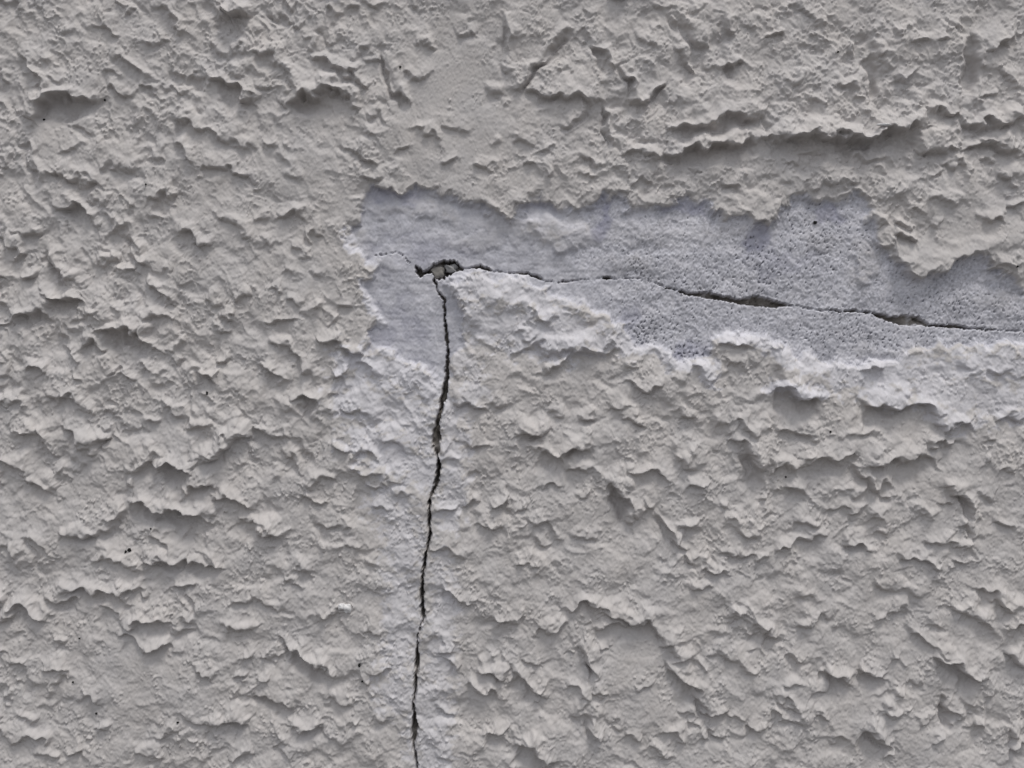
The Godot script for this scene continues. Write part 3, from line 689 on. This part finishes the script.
	for j in ny:
		var ja := maxi(j - 1, 0) * nx
		var jb := mini(j + 1, ny - 1) * nx
		for i in nx:
			var dx := pos[j * nx + mini(i + 1, nx - 1)] - pos[j * nx + maxi(i - 1, 0)]
			var dy := pos[ja + i] - pos[jb + i]
			nor[j * nx + i] = dx.cross(dy).normalized()
	var wall := Node3D.new()
	wall.name = "stucco_wall"
	add_child(wall)
	tag(wall, "off-white painted stucco wall with rough thrown finish, bare grey strip and branching crack", "wall")
	wall.set_meta("kind", "thing")
	var mat := StandardMaterial3D.new()
	mat.vertex_color_use_as_albedo = true
	mat.roughness = 0.93
	mat.metallic_specular = 0.25
	var about := [
		["stucco_coat", "rough painted stucco left of and above the crack"],
		["stucco_coat", "rough painted stucco below the sideways crack, right of the upright crack"],
		["base_coat", "bare grey sandy base coat above the sideways crack"],
		["base_coat", "bare grey sandy base coat just below the sideways crack"],
		["crack", "thin dark crack running sideways to the right, opening into two wide gaps"],
		["crack", "thin dark crack running down from the corner hole"],
		["crack", "short hairline crack left of the corner hole"],
		["crack_hole", "small dark hole where the cracks meet"]]
	var count := about.size()
	var tris: Array[PackedInt32Array] = []
	for p in count:
		tris.append(PackedInt32Array())
	for j in ny - 1:
		for i in nx - 1:
			var a := j * nx + i
			var p := maxi(maxi(part[a], part[a + 1]), maxi(part[a + nx], part[a + nx + 1]))
			if p < 4:
				p = part[a]
			var t := tris[p]
			t.append(a)
			t.append(a + 1)
			t.append(a + nx)
			t.append(a + 1)
			t.append(a + nx + 1)
			t.append(a + nx)
			tris[p] = t
	for p in count:
		var remap := PackedInt32Array()
		remap.resize(nx * ny)
		remap.fill(-1)
		var vp := PackedVector3Array()
		var vn := PackedVector3Array()
		var vc := PackedColorArray()
		var idx := tris[p]
		for q in idx.size():
			var s := idx[q]
			if remap[s] < 0:
				remap[s] = vp.size()
				vp.append(pos[s])
				vn.append(nor[s])
				vc.append(col[s])
			idx[q] = remap[s]
		if idx.is_empty():
			continue
		var arr := []
		arr.resize(Mesh.ARRAY_MAX)
		arr[Mesh.ARRAY_VERTEX] = vp
		arr[Mesh.ARRAY_NORMAL] = vn
		arr[Mesh.ARRAY_COLOR] = vc
		arr[Mesh.ARRAY_INDEX] = idx
		var me := ArrayMesh.new()
		me.add_surface_from_arrays(Mesh.PRIMITIVE_TRIANGLES, arr)
		me.surface_set_material(0, mat)
		var o := MeshInstance3D.new()
		o.name = about[p][0]
		o.mesh = me
		o.set_meta("label", about[p][1])
		wall.add_child(o, true)
	# the masonry behind the coat
	var core := MeshInstance3D.new()
	core.name = "wall_core"
	var box := BoxMesh.new()
	box.size = Vector3(3.09, 2.61, 0.2)
	core.mesh = box
	core.material_override = plain(Color(0.45, 0.44, 0.43), 0.95)
	core.position = Vector3(0, 1.305, -0.122)
	wall.add_child(core, true)
	small_pieces(wall, pos, nx, xs, ys, off_i, off_j)

func surface_at(pos: PackedVector3Array, nx: int, off_i: int, off_j: int, x: float, y: float) -> Vector3:
	return pos[(off_j + int((y - FIRST_Y) / STEP)) * nx + off_i + int((x - FIRST_X) / STEP)]

# An irregular crumb: a ball of 12 x 8 facets pushed in and out by noise.
func crumb(size: Vector3, seed_value: int, lumpy: float) -> ArrayMesh:
	var n := noise(seed_value, 1.3, 3, 0.6)
	var st := SurfaceTool.new()
	st.begin(Mesh.PRIMITIVE_TRIANGLES)
	var rings := 10
	var around := 16
	for r in rings + 1:
		for s in around:
			var th := PI * r / rings
			var ph := TAU * s / around
			var d := Vector3(sin(th) * cos(ph), cos(th), sin(th) * sin(ph))
			var e := Vector3(signf(d.x) * pow(absf(d.x), 0.75), signf(d.y) * pow(absf(d.y), 0.75), signf(d.z) * pow(absf(d.z), 0.75))
			st.add_vertex(e * size * (1.0 + lumpy * n.get_noise_3dv(d * 1.5)))
	for r in rings:
		for s in around:
			var a := r * around + s
			var b := r * around + (s + 1) % around
			st.add_index(a)
			st.add_index(a + around)
			st.add_index(b)
			st.add_index(b)
			st.add_index(a + around)
			st.add_index(b + around)
	st.generate_normals()
	return st.commit()

func small_pieces(wall: Node3D, pos: PackedVector3Array, nx: int, _xs: PackedFloat32Array, _ys: PackedFloat32Array, off_i: int, off_j: int) -> void:
	# loose mortar lodged in the hole
	var chips := [
		[436.8, 271.8, 6.4, 5.0, "brownish grey mortar chip lodged in the hole, left of two", 5, Color(0.27, 0.255, 0.24), 20.0],
		[450.4, 267.4, 6.2, 3.7, "pale grey mortar chip lodged in the hole, right of two", 9, Color(0.32, 0.315, 0.32), -8.0]]
	for c in chips:
		var o := MeshInstance3D.new()
		o.name = "mortar_chip"
		o.mesh = crumb(Vector3(c[2] * UNIT, c[3] * UNIT, 4.6 * UNIT), c[5], 0.8)
		o.material_override = plain(c[6], 0.95)
		o.position = Vector3((c[0] - MID_X) * UNIT, EYE_HEIGHT - (c[1] - MID_Y) * UNIT, -0.0066)
		o.rotation_degrees.z = c[7]
		o.set_meta("label", c[4])
		o.set_meta("category", "mortar chip")
		o.set_meta("group", "mortar chips in the crack hole")
		add_child(o, true)
	# bits stuck to the face: x, y, half sizes, tint, name
	var white_bit := Color(0.72, 0.71, 0.72)
	var dirt := Color(0.02, 0.02, 0.02)
	var bits := [
		[341.5, 607.0, 3.6, 3.2, 2.4, white_bit, "plaster_nub", "small white plaster nub left of the upright crack", 51],
		[347.5, 608.5, 3.9, 4.2, 2.6, white_bit, "plaster_nub", "small white plaster nub left of the upright crack", 52],
		[879.5, 127.8, 7.5, 0.9, 1.8, white_bit, "paint_flake", "thin white paint flake on the edge of the long ledge", 53],
		[130.3, 549.6, 2.0, 2.0, 1.2, dirt, "dirt_speck", "", 54], [126.2, 551.5, 1.4, 1.5, 1.0, dirt, "dirt_speck", "", 55],
		[42.0, 118.5, 1.3, 1.3, 0.9, dirt, "dirt_speck", "", 56], [104.3, 99.7, 1.2, 1.2, 0.9, dirt, "dirt_speck", "", 57], [208.3, 393.0, 1.2, 1.8, 0.9, dirt, "dirt_speck", "", 58],
		[152.5, 528.0, 1.0, 1.0, 0.8, dirt, "dirt_speck", "", 59], [80.3, 637.8, 1.1, 0.9, 0.8, dirt, "dirt_speck", "", 60], [74.0, 681.5, 1.1, 1.1, 0.8, dirt, "dirt_speck", "", 61],
		[96.3, 713.5, 1.2, 1.2, 0.9, dirt, "dirt_speck", "", 62], [178.5, 721.5, 1.4, 1.0, 0.9, dirt, "dirt_speck", "", 63], [364.5, 680.5, 3.6, 1.2, 0.9, dirt, "dirt_speck", "", 64], [360.0, 664.0, 1.3, 2.2, 0.8, dirt, "dirt_speck", "", 65],
		[829.5, 431.5, 1.2, 1.2, 0.8, dirt, "dirt_speck", "", 66], [852.0, 453.0, 1.1, 1.1, 0.8, dirt, "dirt_speck", "", 67], [786.0, 477.0, 1.0, 1.0, 0.8, dirt, "dirt_speck", "", 68], [838.0, 52.0, 1.2, 1.0, 0.8, dirt, "dirt_speck", "", 69],
		[817.0, 221.5, 2.2, 1.8, 0.8, dirt, "dirt_speck", "", 70], [1015.0, 267.0, 1.4, 1.2, 0.8, dirt, "dirt_speck", "", 71], [400.5, 67.5, 1.2, 1.2, 0.8, dirt, "dirt_speck", "", 72], [147.0, 185.0, 1.0, 1.0, 0.8, dirt, "dirt_speck", "", 73]]
	for b in bits:
		var o := MeshInstance3D.new()
		o.name = b[6]
		var scale_by := 0.8 if b[6] == "dirt_speck" else 1.0
		o.mesh = crumb(Vector3(b[2] * UNIT, b[3] * UNIT, b[4] * UNIT) * scale_by, b[8], 0.7)
		o.material_override = plain(b[5], 0.9)
		var p := surface_at(pos, nx, off_i, off_j, b[0], b[1])
		p.x = (b[0] - MID_X) * UNIT
		p.y = EYE_HEIGHT - (b[1] - MID_Y) * UNIT
		p.z += 0.0004
		o.position = p
		if b[7] != "":
			o.set_meta("label", b[7])
		wall.add_child(o, true)

func build_ground() -> void:
	var g := MeshInstance3D.new()
	g.name = "ground"
	var pm := PlaneMesh.new()
	pm.size = Vector2(120, 120)
	g.mesh = pm
	g.material_override = plain(Color(0.13, 0.127, 0.122), 0.95)
	g.set_meta("kind", "structure")
	g.set_meta("label", "grey paved ground in front of the wall")
	g.set_meta("category", "ground")
	add_child(g, true)

func plain(linear: Color, rough: float) -> StandardMaterial3D:
	var m := StandardMaterial3D.new()
	m.albedo_color = linear.linear_to_srgb()
	m.roughness = rough
	m.metallic_specular = 0.25
	return m

func tag(o: Node, label: String, category: String) -> void:
	o.set_meta("label", label)
	o.set_meta("category", category)
